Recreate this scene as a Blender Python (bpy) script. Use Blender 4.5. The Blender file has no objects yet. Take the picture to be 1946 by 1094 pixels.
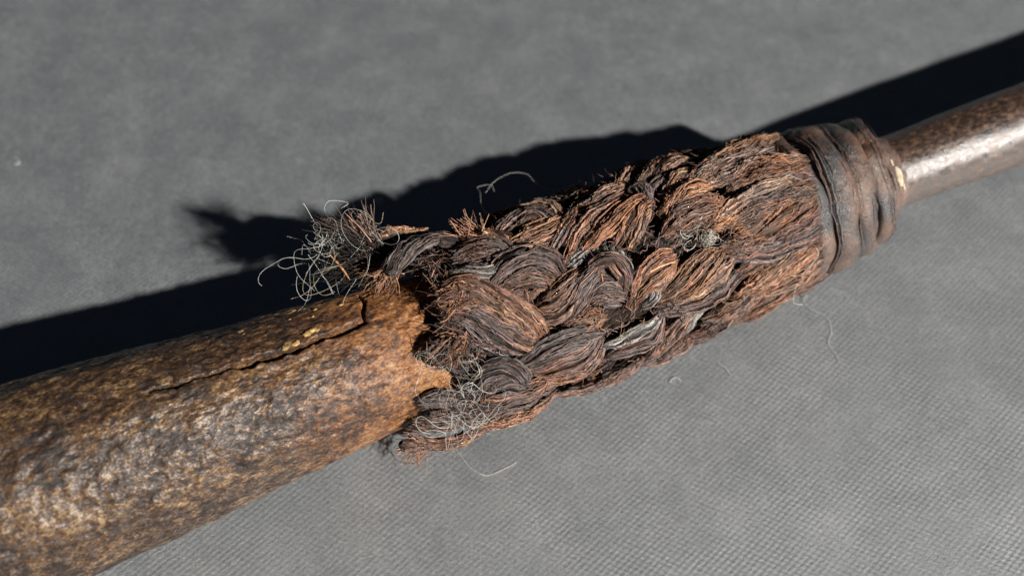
import bpy, math, random
import numpy as np
from mathutils import Vector

rng = np.random.default_rng(11)
random.seed(5)
scene = bpy.context.scene
scene.unit_settings.system = 'METRIC'
scene.unit_settings.scale_length = 0.01          # one unit is one centimetre

# ------------------------------------------------------------------ camera
AXIS_H = 2.45                                    # height of the shaft's axis above the cloth
ORIGIN = Vector((-0.0069, -0.7106, AXIS_H))      # point on the shaft's axis under the lashing
YAW = math.radians(23.78)                        # direction the shaft points
PITCH = math.radians(35)
fwd = Vector((0, math.sin(PITCH), -math.cos(PITCH)))
cam_d = bpy.data.cameras.new('camera')
cam = bpy.data.objects.new('camera', cam_d)
scene.collection.objects.link(cam)
cam.location = Vector((0, 0, AXIS_H)) - 28.0 * fwd
cam.rotation_euler = (PITCH, 0, 0)
cam_d.sensor_width = 36
cam_d.lens = 18 / math.tan(math.radians(25))
cam_d.clip_start = 0.5
cam_d.clip_end = 2000
cam_d.dof.use_dof = True
cam_d.dof.focus_distance = 25.6
cam_d.dof.aperture_fstop = cam_d.lens * 1e-3 / (2 * 0.21)
scene.camera = cam

# ------------------------------------------------------------------ light
SUN_TO = Vector((1.071, -0.894, 1.0)).normalized()
world = bpy.data.worlds.new('World')
scene.world = world
world.use_nodes = True
wn = world.node_tree
bg = wn.nodes['Background']
sky = wn.nodes.new('ShaderNodeTexSky')
sky.sky_type = 'NISHITA'
sky.sun_disc = False
sky.sun_elevation = math.asin(SUN_TO.z)
sky.sun_rotation = math.atan2(SUN_TO.x, SUN_TO.y)
wn.links.new(sky.outputs[0], bg.inputs[0])
bg.inputs[1].default_value = 0.004               # indoors by a window: the sky itself hardly reaches the cloth
sun_d = bpy.data.lights.new('sun', 'SUN')
sun_d.energy = 5.0
sun_d.angle = math.radians(1.5)
sun_d.color = (1.0, 0.965, 0.91)
sun = bpy.data.objects.new('sun', sun_d)
scene.collection.objects.link(sun)
sun.location = (30, -25, 40)
sun.rotation_euler = (-SUN_TO).to_track_quat('-Z', 'Y').to_euler()
scene.view_settings.view_transform = 'Standard'
scene.view_settings.look = 'None'
scene.view_settings.gamma = 1
scene.view_settings.use_curve_mapping = False
scene.view_settings.exposure = 0.55
scene.cycles.max_bounces = 6

# ------------------------------------------------------------------ helpers
def link(o, parent=None):
    scene.collection.objects.link(o)
    if parent: o.parent = parent
    return o

def tag(o, label=None, category=None, group=None, kind=None):
    for k, v in (('label', label), ('category', category), ('group', group), ('kind', kind)):
        if v: o[k] = v
    return o

def mesh_obj(name, verts, quads, mat, parent=None, cols=None, smooth=True, uvs=None):
    """verts (n,3), quads (m,3 or 4) numpy -> one linked mesh object"""
    verts = np.asarray(verts, np.float32); quads = np.asarray(quads, np.int32)
    k = quads.shape[1]; m = len(quads)
    me = bpy.data.meshes.new(name)
    me.vertices.add(len(verts)); me.vertices.foreach_set('co', verts.ravel())
    me.loops.add(m * k); me.loops.foreach_set('vertex_index', quads.ravel())
    me.polygons.add(m)
    me.polygons.foreach_set('loop_start', np.arange(0, m * k, k, dtype=np.int32))
    me.polygons.foreach_set('loop_total', np.full(m, k, np.int32))
    me.polygons.foreach_set('use_smooth', np.full(m, smooth))
    if cols is not None:
        a = me.attributes.new('Col', 'FLOAT_COLOR', 'POINT')
        c = np.ones((len(verts), 4), np.float32); c[:, :3] = cols
        a.data.foreach_set('color', c.ravel())
    if uvs is not None:
        a = me.attributes.new('along', 'FLOAT_VECTOR', 'POINT')
        c = np.zeros((len(verts), 3), np.float32); c[:, :uvs.shape[1]] = uvs
        a.data.foreach_set('vector', c.ravel())
    me.update(); me.validate()
    me.materials.append(mat)
    return link(bpy.data.objects.new(name, me), parent)

def _h(ix, iy, iz, seed):
    n = (ix * 374761393 + iy * 668265263 + iz * 2147483647 + seed * 1274126177) & 0xFFFFFFFF
    n = ((n ^ (n >> 13)) * 1274126177) & 0xFFFFFFFF
    return ((n ^ (n >> 16)) & 0xFFFF) / 32767.5 - 1.0

def vnoise(p, seed=0):
    """value noise in -1..1 on an (n,3) array"""
    p = np.asarray(p, np.float64); i = np.floor(p).astype(np.int64); f = p - i
    f = f * f * f * (f * (f * 6 - 15) + 10)
    r = 0
    for dx in (0, 1):
        wx = f[:, 0] if dx else 1 - f[:, 0]
        for dy in (0, 1):
            wy = f[:, 1] if dy else 1 - f[:, 1]
            for dz in (0, 1):
                wz = f[:, 2] if dz else 1 - f[:, 2]
                r = r + wx * wy * wz * _h(i[:, 0] + dx, i[:, 1] + dy, i[:, 2] + dz, seed)
    return r

def fbm(p, octaves=4, seed=0, gain=0.5):
    r = 0; a = 1.0; q = np.asarray(p, np.float64)
    for o in range(octaves):
        r = r + a * vnoise(q, seed + 17 * o); q = q * 2.03 + 7.7; a *= gain
    return r

def resample(pts, n):
    """smooth (Catmull-Rom) resampling of a (k,d) polyline to n points"""
    p = np.asarray(pts, float)
    p = np.vstack([2 * p[0] - p[1], p, 2 * p[-1] - p[-2]])
    k = len(p) - 3
    u = np.linspace(0, k, n); i = np.minimum(u.astype(int), k - 1); t = (u - i)[:, None]
    a, b, c, d = p[i], p[i + 1], p[i + 2], p[i + 3]
    return 0.5 * (2 * b + (c - a) * t + (2 * a - 5 * b + 4 * c - d) * t ** 2 + (3 * b - a - 3 * c + d) * t ** 3)

def tubes(paths, rad, cols, sides=3):
    """paths (N,M,3), rad (N,M), cols (N,3) or (N,M,3) -> verts, quads, vertex colours"""
    N, M, _ = paths.shape
    T = np.gradient(paths, axis=1); T /= np.linalg.norm(T, axis=2, keepdims=True) + 1e-12
    ref = np.tile(np.array([0.31, 0.44, 0.84]), (N, 1))
    n0 = np.cross(T[:, 0], ref); n0 /= np.linalg.norm(n0, axis=1, keepdims=True) + 1e-9
    Ns = np.zeros_like(paths); Ns[:, 0] = n0
    for j in range(1, M):
        v = Ns[:, j - 1] - T[:, j] * np.sum(Ns[:, j - 1] * T[:, j], axis=1, keepdims=True)
        Ns[:, j] = v / (np.linalg.norm(v, axis=1, keepdims=True) + 1e-9)
    B = np.cross(T, Ns)
    a = np.arange(sides) * 2 * np.pi / sides
    V = paths[:, :, None, :] + rad[:, :, None, None] * (np.cos(a)[None, None, :, None] * Ns[:, :, None, :] + np.sin(a)[None, None, :, None] * B[:, :, None, :])
    base = (np.arange(N)[:, None, None] * M + np.arange(M - 1)[None, :, None]) * sides
    s0 = np.arange(sides)[None, None, :]; s1 = (s0 + 1) % sides
    Q = np.stack([base + s0, base + s1, base + sides + s1, base + sides + s0], -1).reshape(-1, 4)
    if cols.ndim == 2: cols = np.repeat(cols[:, None, :], M, 1)
    Cc = np.repeat(cols[:, :, None, :], sides, 2).reshape(-1, 3)
    return V.reshape(-1, 3), Q, Cc

def join(parts):
    vs, qs, cs = [], [], []; o = 0
    for v, q, c in parts:
        vs.append(v); qs.append(q + o); cs.append(c); o += len(v)
    return np.vstack(vs), np.vstack(qs), np.vstack(cs)

# ------------------------------------------------------------------ materials
def material(name):
    m = bpy.data.materials.new(name); m.use_nodes = True
    nt = m.node_tree; b = nt.nodes['Principled BSDF']
    return m, nt, b

def nd(nt, kind, **kw):
    n = nt.nodes.new(kind)
    for k, v in kw.items():
        if k.startswith('i_'):
            key = k[2:]; key = int(key) if key.isdigit() else key.replace('_', ' ')
            n.inputs[key].default_value = v
        else: setattr(n, k, v)
    return n

def noise(nt, vec, scale, detail=4, rough=0.55, dist=0.0):
    n = nd(nt, 'ShaderNodeTexNoise', i_Scale=scale, i_Detail=detail, i_Roughness=rough, i_Distortion=dist)
    if vec is not None: nt.links.new(vec, n.inputs['Vector'])
    return n.outputs['Fac']

def ramp(nt, fac, stops, interp='LINEAR'):
    r = nt.nodes.new('ShaderNodeValToRGB'); r.color_ramp.interpolation = interp
    e = r.color_ramp.elements
    while len(e) < len(stops): e.new(0.5)
    for el, (p, c) in zip(e, stops):
        el.position = p; el.color = (*c, 1) if len(c) == 3 else c
    nt.links.new(fac, r.inputs[0]); return r.outputs[0]

def math_n(nt, op, a, b=None, clamp=False):
    n = nd(nt, 'ShaderNodeMath', operation=op); n.use_clamp = clamp
    for i, v in enumerate((a, b)):
        if v is None: continue
        if isinstance(v, (int, float)): n.inputs[i].default_value = v
        else: nt.links.new(v, n.inputs[i])
    return n.outputs[0]

def mix(nt, fac, a, b, blend='MIX'):
    n = nd(nt, 'ShaderNodeMix', data_type='RGBA', blend_type=blend)
    for sock, v in ((n.inputs[0], fac), (n.inputs[6], a), (n.inputs[7], b)):
        if isinstance(v, (int, float)): sock.default_value = v
        elif isinstance(v, tuple): sock.default_value = (*v, 1)
        else: nt.links.new(v, sock)
    return n.outputs[2]

def mapping(nt, src, scale=(1, 1, 1), rot=(0, 0, 0)):
    n = nd(nt, 'ShaderNodeMapping'); n.inputs['Scale'].default_value = scale; n.inputs['Rotation'].default_value = rot
    nt.links.new(src, n.inputs['Vector']); return n.outputs[0]

def bump(nt, height, strength, dist, prev=None):
    n = nd(nt, 'ShaderNodeBump', i_Strength=strength, i_Distance=dist)
    nt.links.new(height, n.inputs['Height'])
    if prev is not None: nt.links.new(prev, n.inputs['Normal'])
    return n.outputs[0]

def objco(nt): return nt.nodes.new('ShaderNodeTexCoord').outputs['Object']

def mat_cloth():
    m, nt, b = material('woven grey cloth'); co = objco(nt)
    r = mapping(nt, co, (1, 1, 1), (0, 0, math.radians(-9)))
    wob = nd(nt, 'ShaderNodeTexNoise', i_Scale=1.6, i_Detail=3.0); nt.links.new(r, wob.inputs['Vector'])
    wv = nd(nt, 'ShaderNodeVectorMath', operation='MULTIPLY_ADD'); nt.links.new(wob.outputs['Color'], wv.inputs[0])
    wv.inputs[1].default_value = (0.06, 0.06, 0); nt.links.new(r, wv.inputs[2])
    sep = nd(nt, 'ShaderNodeSeparateXYZ'); nt.links.new(wv.outputs[0], sep.inputs[0])
    u = math_n(nt, 'MULTIPLY', sep.outputs[0], 2 * math.pi / 0.235)
    v = math_n(nt, 'MULTIPLY', sep.outputs[1], 2 * math.pi / 0.165)
    weave = math_n(nt, 'MULTIPLY', math_n(nt, 'SINE', u), math_n(nt, 'SINE', v))
    cell = noise(nt, co, 7.0, 2, 0.6)                                  # threads of uneven height
    weave = math_n(nt, 'MULTIPLY', weave, math_n(nt, 'MULTIPLY', cell, 2.0))
    vis = ramp(nt, noise(nt, co, 0.4, 3), [(0.36, (0.45,) * 3), (0.64, (1, 1, 1))])
    nap = noise(nt, co, 24, 5, 0.72)
    h = math_n(nt, 'ADD', math_n(nt, 'MULTIPLY', math_n(nt, 'MULTIPLY', weave, vis), 0.21), math_n(nt, 'MULTIPLY', nap, 0.9))
    nt.links.new(bump(nt, h, 0.55, 0.03), b.inputs['Normal'])
    blot = noise(nt, co, 0.7, 6, 0.62)
    base = ramp(nt, blot, [(0.34, (0.047, 0.058, 0.067)), (0.50, (0.070, 0.082, 0.090)), (0.68, (0.106, 0.115, 0.120))])
    fine = ramp(nt, noise(nt, co, 17, 4, 0.8), [(0.34, (0.42,) * 3), (0.50, (1, 1, 1)), (0.68, (1.75,) * 3)])
    col = mix(nt, 1.0, base, fine, 'MULTIPLY')
    col = mix(nt, 1.0, col, ramp(nt, noise(nt, co, 8.5, 3, 0.7), [(0.34, (0.78,) * 3), (0.66, (1.25,) * 3)]), 'MULTIPLY')
    pale = ramp(nt, noise(nt, co, 3.6, 5, 0.72), [(0.52, (0, 0, 0)), (0.76, (0.55,) * 3)])
    col = mix(nt, pale, col, (0.20, 0.205, 0.205))
    dirt = ramp(nt, noise(nt, mapping(nt, co, (1, 1, 1), (0, 0, 1)), 5.5, 3, 0.6), [(0.70, (0, 0, 0)), (0.80, (0.6,) * 3)])
    col = mix(nt, dirt, col, (0.035, 0.036, 0.038))
    lint = ramp(nt, noise(nt, mapping(nt, co, (1, 1, 1), (0, 0, 2)), 11, 2, 0.5), [(0.755, (0, 0, 0)), (0.80, (0.7,) * 3)])
    col = mix(nt, lint, col, (0.42, 0.42, 0.40))
    nt.links.new(col, b.inputs['Base Color'])
    b.inputs['Roughness'].default_value = 0.56
    b.inputs['IOR'].default_value = 3.9
    b.inputs['Specular IOR Level'].default_value = 0.5
    return m

def mat_rust():
    m, nt, b = material('rusted iron'); co = objco(nt)
    st = mapping(nt, co, (0.6, 1, 1))
    a = noise(nt, st, 1.0, 6, 0.62, 0.4)
    f = noise(nt, st, 6.5, 5, 0.62, 0.3)
    g = noise(nt, st, 21, 3, 0.6)
    k = math_n(nt, 'ADD', math_n(nt, 'MULTIPLY', a, 0.30), math_n(nt, 'ADD', math_n(nt, 'MULTIPLY', f, 0.38), math_n(nt, 'MULTIPLY', g, 0.32)))
    brown = ramp(nt, k, [(0.41, (0.006, 0.004, 0.003)), (0.46, (0.020, 0.010, 0.006)), (0.50, (0.046, 0.024, 0.013)), (0.54, (0.098, 0.054, 0.026)), (0.61, (0.25, 0.158, 0.078))])
    orange = ramp(nt, k, [(0.41, (0.028, 0.013, 0.009)), (0.46, (0.110, 0.043, 0.015)), (0.50, (0.22, 0.082, 0.022)), (0.54, (0.29, 0.118, 0.036)), (0.61, (0.38, 0.21, 0.085))])
    sep = nd(nt, 'ShaderNodeSeparateXYZ'); nt.links.new(co, sep.inputs[0])
    w = math_n(nt, 'ADD', sep.outputs[0], math_n(nt, 'MULTIPLY', math_n(nt, 'SUBTRACT', noise(nt, co, 0.8, 5, 0.65), 0.5), 5.5))
    mr = nd(nt, 'ShaderNodeMapRange'); mr.inputs[1].default_value = -6.4; mr.inputs[2].default_value = -2.6; nt.links.new(w, mr.inputs[0])
    col = mix(nt, mr.outputs[0], brown, orange)
    spot = ramp(nt, noise(nt, co, 2.3, 6, 0.7), [(0.54, (0, 0, 0)), (0.66, (0.8,) * 3)])
    col = mix(nt, spot, col, (0.028, 0.020, 0.018))
    gry = ramp(nt, noise(nt, mapping(nt, co, (1, 1, 1), (1, 2, 0)), 4.4, 6, 0.72), [(0.55, (0, 0, 0)), (0.70, (0.6,) * 3)])
    col = mix(nt, gry, col, (0.105, 0.085, 0.082))
    och = ramp(nt, noise(nt, mapping(nt, co, (1, 1, 1), (2, 1, 0)), 6.0, 5, 0.7), [(0.63, (0, 0, 0)), (0.73, (0.75,) * 3)])
    col = mix(nt, och, col, (0.40, 0.25, 0.09))
    nt.links.new(col, b.inputs['Base Color'])
    rg = ramp(nt, k, [(0.44, (0.62,) * 3), (0.54, (0.35,) * 3)])
    rg2 = mix(nt, mr.outputs[0], rg, (0.62, 0.62, 0.62))
    nt.links.new(rg2, b.inputs['Roughness'])
    b.inputs['IOR'].default_value = 1.48
    hh = math_n(nt, 'ADD', noise(nt, st, 6.5, 3, 0.55), math_n(nt, 'MULTIPLY', g, 0.35))
    nt.links.new(bump(nt, hh, 1.0, 0.042), b.inputs['Normal'])
    return m

def mat_patina():
    m, nt, b = material('polished brown iron'); co = objco(nt)
    st = mapping(nt, co, (0.5, 1, 1))
    f = noise(nt, st, 9.0, 6, 0.72, 0.4)
    col = ramp(nt, f, [(0.38, (0.022, 0.015, 0.012)), (0.50, (0.045, 0.026, 0.018)), (0.58, (0.090, 0.045, 0.025)), (0.66, (0.18, 0.095, 0.045))])
    nt.links.new(col, b.inputs['Base Color'])
    nt.links.new(ramp(nt, f, [(0.40, (0.27,) * 3), (0.62, (0.52,) * 3)]), b.inputs['Roughness'])
    b.inputs['IOR'].default_value = 1.9
    hh = math_n(nt, 'ADD', f, math_n(nt, 'MULTIPLY', noise(nt, co, 18, 4, 0.7), 0.5))
    nt.links.new(bump(nt, hh, 0.45, 0.03), b.inputs['Normal'])
    return m

def mat_fibre(name, rough, spec, gain=1.0, sheen=0.0):
    m, nt, b = material(name)
    at = nd(nt, 'ShaderNodeAttribute', attribute_name='Col')
    co = objco(nt)
    v = ramp(nt, noise(nt, co, 9, 4, 0.7), [(0.32, (0.62 * gain,) * 3), (0.5, (1.0 * gain,) * 3), (0.7, (1.3 * gain,) * 3)])
    nt.links.new(mix(nt, 1.0, at.outputs['Color'], v, 'MULTIPLY'), b.inputs['Base Color'])
    b.inputs['Roughness'].default_value = rough
    b.inputs['Specular IOR Level'].default_value = spec
    b.inputs['Sheen Weight'].default_value = sheen
    return m

M_CLOTH, M_RUST, M_PATINA = mat_cloth(), mat_rust(), mat_patina()
M_FIBRE = mat_fibre('weathered plant fibre', 0.6, 0.3)
M_CORE = mat_fibre('packed dark fibre', 0.95, 0.0)
M_CORD = mat_fibre('waxed cord', 0.46, 0.9)
def rough_up_cord():
    nt = M_CORD.node_tree; b = nt.nodes['Principled BSDF']; co = objco(nt)
    n1 = noise(nt, co, 6, 5, 0.7, 0.4)
    hh = math_n(nt, 'ADD', n1, math_n(nt, 'MULTIPLY', noise(nt, co, 22, 4, 0.7), 0.5))
    nt.links.new(bump(nt, hh, 1.0, 0.045), b.inputs['Normal'])
    nt.links.new(ramp(nt, n1, [(0.40, (0.55,) * 3), (0.60, (0.22,) * 3)]), b.inputs['Roughness'])
rough_up_cord()
M_HAIR = mat_fibre('pale hair', 0.4, 0.5)
M_CRUST = mat_fibre('cream residue', 0.8, 0.2)

PAL = {'o': (0.335, 0.158, 0.082), 'r': (0.258, 0.134, 0.095), 'd': (0.110, 0.066, 0.053), 'k': (0.022, 0.018, 0.016),
       'g': (0.160, 0.133, 0.126), 't': (0.420, 0.262, 0.170), 'w': (0.430, 0.425, 0.385)}

STRANDS = [
    ("g g d", ((-0.96, -28.1, 0.21, 0.12), (-1.35, -39.2, 0.258, 0.25), (-1.99, -30.9, 0.269, 0.42), (-2.5, -19.5, 0.255, 0.5), (-2.89, -10.6, 0.182, 0.5)), 0.25),
    ("t t o", ((-1.36, -53.5, 0.098, 0.29), (-1.83, -53.7, 0.147, 0.54), (-2.29, -53.7, 0.171, 0.64), (-2.71, -53.9, 0.182, 0.58), (-3.19, -36.8, 0.181, 0.45)), 1.2),
    ("t o d", ((-0.99, -32.4, 0.173, 0.0), (-0.54, -26.7, 0.223, 0.1), (-0.04, -19.4, 0.211, 0.1), (0.19, -4.7, 0.125, -0.1)), 0.9),
    ("t t o", ((-0.12, -53.8, 0.075, 0.1), (0.52, -53.9, 0.112, 0.13), (1.1, -43.3, 0.126, 0.12), (1.6, -33.2, 0.139, 0.1), (1.66, -20.3, 0.088, -0.1)), 0.5),
    ("d g d r", ((-0.2, -26.4, 0.186, -0.1), (0.51, -31.9, 0.262, 0.12), (1.12, -26.2, 0.276, 0.16), (1.43, -10.3, 0.189, -0.1)), 0.3),
    ("o r t", ((-0.13, -9.7, 0.162, -0.15), (0.56, -10.2, 0.3, 0.06), (1.23, -12.9, 0.289, 0.1), (1.66, -20.3, 0.126, -0.1)), 0.35),
    ("g d", ((-0.09, -8.2, 0.087, -0.15), (0.33, 2.1, 0.15, 0.0), (0.77, 4.1, 0.15, 0.0), (1.12, -2.3, 0.088, -0.15)), 0.2),
    ("d r g d", ((-1.27, -16.1, 0.271, -0.05), (-0.72, -15.2, 0.334, 0.1), (-0.19, -10.5, 0.323, 0.12), (0.2, 2.2, 0.187, -0.15)), 0.3),
    ("g g d w", ((-1.51, -7.3, 0.184, -0.1), (-1.09, -0.3, 0.234, 0.06), (-0.64, 4.1, 0.223, 0.06), (0.2, 3.8, 0.1, -0.15)), 0.3),
    ("k g d", ((-1.7, -5.2, 0.147, -0.1), (-1.37, 0.6, 0.184, 0.0), (-0.96, 8.9, 0.099, -0.2)), 0.4),
    ("d d r g", ((-0.95, 13.3, 0.123, -0.2), (-0.34, 5.8, 0.273, 0.16), (0.26, 6.1, 0.312, 0.26), (0.74, 13.0, 0.313, 0.18), (0.94, 23.7, 0.151, -0.2)), 0.18),
    ("o r d", ((-0.88, 18.2, 0.123, -0.2), (-0.3, 15.5, 0.285, 0.06), (0.26, 17.4, 0.299, 0.1), (0.73, 23.7, 0.138, -0.15)), 0.35),
    ("o d k", ((-0.78, 24.1, 0.111, -0.25), (-0.28, 25.7, 0.211, -0.02), (0.31, 26.5, 0.112, -0.2)), 0.45),
    ("r r d", ((-1.41, 4.5, 0.086, 0.1), (-0.97, 12.0, 0.148, 0.24), (-0.6, 25.4, 0.173, 0.26), (-0.14, 38.4, 0.161, 0.2), (0.15, 53.3, 0.1, -0.1)), 0.12),
    ("o r t", ((-1.95, 5.7, 0.22, 0.0), (-1.38, 9.0, 0.283, 0.2), (-0.82, 23.0, 0.296, 0.26), (-0.27, 38.6, 0.273, 0.22), (0.14, 55.4, 0.125, -0.15)), 0.6),
    ("o r d g", ((-2.07, 14.7, 0.208, -0.05), (-1.44, 19.5, 0.295, 0.12), (-0.91, 32.9, 0.308, 0.16), (-0.4, 48.4, 0.273, 0.12), (0.03, 61.4, 0.112, -0.2)), 0.7),
    ("d r g k", ((-2.1, 19.9, 0.183, -0.1), (-1.54, 27.2, 0.307, 0.1), (-0.96, 41.3, 0.358, 0.18), (-0.31, 58.7, 0.186, -0.1)), 0.3),
    ("k g k", ((-2.23, 20.5, 0.122, -0.25), (-1.74, 32.4, 0.184, -0.1), (-1.27, 45.0, 0.209, -0.05), (-0.71, 59.9, 0.124, -0.2)), 0.5),
    ("r r o d", ((-0.18, 39.4, 0.137, -0.2), (0.39, 38.6, 0.312, 0.12), (0.97, 31.0, 0.276, 0.14), (1.51, 22.1, 0.126, -0.2)), 0.2),
    ("k g k", ((0.43, 41.5, 0.087, -0.3), (0.91, 34.3, 0.163, -0.05), (1.28, 27.9, 0.164, -0.05), (1.69, 21.7, 0.088, -0.3)), 0.3),
    ("g r d", ((0.6, 50.1, 0.113, -0.2), (1.01, 38.3, 0.276, 0.12), (1.47, 29.5, 0.277, 0.18), (2.0, 24.4, 0.139, -0.05)), 0.2),
    ("r g d", ((1.53, 24.2, 0.101, 0.0), (1.98, 23.6, 0.215, 0.2), (2.27, 32.5, 0.254, 0.2), (2.25, 46.4, 0.152, -0.15)), 0.15),
    ("g d g r", ((1.29, 37.6, 0.214, 0.0), (1.76, 37.1, 0.392, 0.12), (2.25, 46.4, 0.254, -0.1)), 0.2),
    ("o o d", ((0.55, 54.4, 0.125, -0.25), (1.06, 52.3, 0.276, 0.0), (1.68, 55.8, 0.151, -0.2)), 0.9),
    ("g o d", ((0.89, 4.2, 0.088, -0.2), (1.34, -3.3, 0.164, 0.05), (1.96, -16.8, 0.114, 0.0)), 0.3),
    ("t d r", ((1.78, -14.7, 0.088, -0.1), (2.43, -20.2, 0.152, 0.05), (3.13, -26.5, 0.166, 0.06), (3.72, -28.3, 0.103, -0.1)), 0.6),
    ("o r d", ((1.14, 14.0, 0.075, -0.3), (1.69, -0.2, 0.152, 0.02), (2.36, -9.9, 0.165, 0.1), (3.29, -17.4, 0.115, 0.0)), 0.35),
    ("o o r", ((1.52, 11.2, 0.088, -0.25), (2.36, 2.6, 0.229, 0.08), (3.09, -4.0, 0.243, 0.14), (3.82, -9.9, 0.141, -0.05)), 0.2),
    ("o r", ((2.38, 17.0, 0.076, -0.25), (2.9, 7.4, 0.153, 0.05), (3.36, -0.9, 0.167, 0.1), (3.76, -5.7, 0.116, -0.05)), 0.25),
    ("o t r", ((2.75, 19.6, 0.064, -0.25), (3.21, 8.9, 0.166, 0.05), (3.58, -0.4, 0.128, -0.05)), 0.35),
    ("g d", ((3.48, -21.0, 0.141, -0.05), (3.79, -16.2, 0.18, 0.1), (3.7, -0.7, 0.103, -0.15)), 0.3),
    ("g w k", ((1.2, 16.7, 0.151, -0.3), (1.57, 13.1, 0.189, -0.15), (1.99, 9.9, 0.101, -0.25)), 0.3),
    ("w w g", ((1.68, 23.6, 0.215, -0.25), (1.84, 17.0, 0.228, -0.12), (2.01, 10.0, 0.165, -0.3)), 0.15),
    ("w g k", ((1.96, 26.6, 0.127, -0.25), (2.14, 19.6, 0.139, -0.15), (2.28, 13.3, 0.102, -0.3)), 0.15),
    ("g w", ((2.3, 27.6, 0.152, -0.25), (2.41, 21.3, 0.165, -0.12), (2.52, 14.1, 0.114, -0.3)), 0.15),
    ("r t o", ((3.26, -25.5, 0.128, -0.15), (4.05, -46.6, 0.219, 0.1), (4.76, -53.1, 0.117, 0.09)), 0.5),
    ("r t o", ((3.77, -23.7, 0.103, -0.1), (4.65, -38.7, 0.181, 0.14), (5.59, -51.9, 0.131, 0.02)), 0.4),
    ("g t r", ((4.18, -20.8, 0.09, -0.1), (4.9, -30.7, 0.169, 0.12), (5.55, -37.0, 0.131, -0.02)), 0.35),
    ("g g d", ((3.81, -15.9, 0.09, -0.2), (4.29, -20.5, 0.155, -0.02), (4.79, -24.1, 0.091, -0.1)), 0.25),
    ("o d t", ((4.09, -6.6, 0.09, -0.2), (4.68, -14.4, 0.194, 0.05), (5.28, -23.2, 0.117, -0.1)), 0.6),
    ("r d o", ((2.23, 56.2, 0.063, -0.25), (2.66, 38.3, 0.153, 0.05), (3.18, 31.8, 0.192, 0.1), (3.71, 32.4, 0.128, -0.1)), 0.4),
    ("o r t", ((2.35, 58.6, 0.102, -0.25), (2.81, 46.1, 0.281, 0.05), (3.3, 39.2, 0.294, 0.1), (3.75, 35.3, 0.129, -0.1)), 0.4),
    ("g g w", ((2.53, 58.2, 0.102, -0.2), (2.83, 52.8, 0.179, 0.05), (3.12, 46.7, 0.102, -0.15)), 0.2),
    ("o o t", ((3.01, 58.5, 0.128, -0.2), (3.66, 51.4, 0.334, 0.14), (4.36, 45.5, 0.362, 0.22), (4.93, 43.8, 0.169, -0.1)), 0.3),
    ("t t o", ((3.37, 63.3, 0.09, -0.1), (4.07, 57.7, 0.18, 0.16), (4.63, 53.2, 0.194, 0.2), (5.16, 49.7, 0.104, -0.1)), 0.3),
    ("r g d", ((2.87, 68.0, 0.102, -0.25), (3.87, 69.0, 0.206, 0.04), (4.62, 65.7, 0.22, 0.1), (5.26, 60.2, 0.117, -0.1)), 0.3),
    ("t o o", ((3.8, 5.2, 0.09, -0.15), (4.42, -0.3, 0.22, 0.1), (4.92, -2.0, 0.221, 0.14), (5.39, -1.7, 0.117, -0.1)), 0.5),
    ("k d", ((3.97, -5.2, 0.064, -0.3), (4.61, -7.5, 0.117, -0.1), (5.16, -6.0, 0.078, -0.2)), 0.4),
    ("r o r", ((3.63, 19.1, 0.103, -0.2), (4.27, 12.8, 0.297, 0.1), (4.9, 11.8, 0.299, 0.14), (5.56, 14.5, 0.157, -0.05)), 0.5),
    ("g d k", ((3.76, 22.9, 0.077, -0.3), (4.39, 21.5, 0.155, -0.05), (4.99, 19.1, 0.091, -0.2)), 0.4),
    ("k d k g", ((2.49, 35.0, 0.127, -0.5), (3.21, 24.9, 0.281, -0.35), (3.93, 24.4, 0.283, -0.35), (4.38, 31.5, 0.129, -0.5)), 0.8),
    ("r t g", ((4.7, -7.5, 0.117, -0.15), (5.49, -13.3, 0.248, 0.1), (6.45, -15.5, 0.263, 0.1), (7.62, -19.1, 0.186, 0.0)), 0.7),
    ("r t o", ((5.08, -11.2, 0.104, -0.1), (5.97, -20.9, 0.236, 0.08), (7.04, -27.0, 0.251, 0.1), (8.26, -37.9, 0.174, 0.0)), 0.8),
    ("g r t", ((5.03, -2.7, 0.091, -0.1), (5.86, -3.8, 0.209, 0.06), (6.67, -5.8, 0.224, 0.1), (7.6, -8.3, 0.159, 0.0)), 0.6),
    ("o r o", ((5.65, 7.6, 0.118, -0.15), (6.46, 2.8, 0.316, 0.14), (7.26, 1.7, 0.344, 0.16), (8.11, 3.7, 0.227, 0.02)), 0.8),
    ("r d g", ((5.62, 12.8, 0.091, -0.15), (6.46, 9.6, 0.171, 0.05), (7.37, 10.5, 0.199, 0.1), (8.02, 14.0, 0.173, 0.0)), 0.7),
    ("t g t", ((5.16, 19.1, 0.065, -0.05), (5.9, 14.2, 0.118, 0.14), (6.52, 13.4, 0.132, 0.2), (7.38, 14.1, 0.119, 0.1)), 0.5),
    ("r t", ((4.65, 29.1, 0.078, -0.1), (5.26, 20.0, 0.143, 0.1), (5.87, 15.5, 0.157, 0.14), (6.32, 15.6, 0.092, 0.0)), 0.5),
    ("r g o", ((5.4, 26.6, 0.143, -0.1), (6.28, 25.4, 0.341, 0.1), (7.24, 23.9, 0.358, 0.14), (7.97, 21.9, 0.24, 0.0)), 0.7),
    ("o o r", ((5.36, 38.2, 0.13, -0.1), (6.24, 36.8, 0.302, 0.12), (7.06, 33.9, 0.317, 0.16), (7.84, 31.6, 0.226, 0.0)), 0.6),
    ("r o g", ((4.86, 40.6, 0.117, -0.15), (5.53, 43.6, 0.287, 0.1), (6.29, 44.7, 0.131, -0.12)), 0.6),
    ("r d g", ((5.97, 45.3, 0.118, -0.12), (6.77, 44.0, 0.303, 0.12), (7.79, 40.8, 0.226, 0.0)), 0.6),
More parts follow.
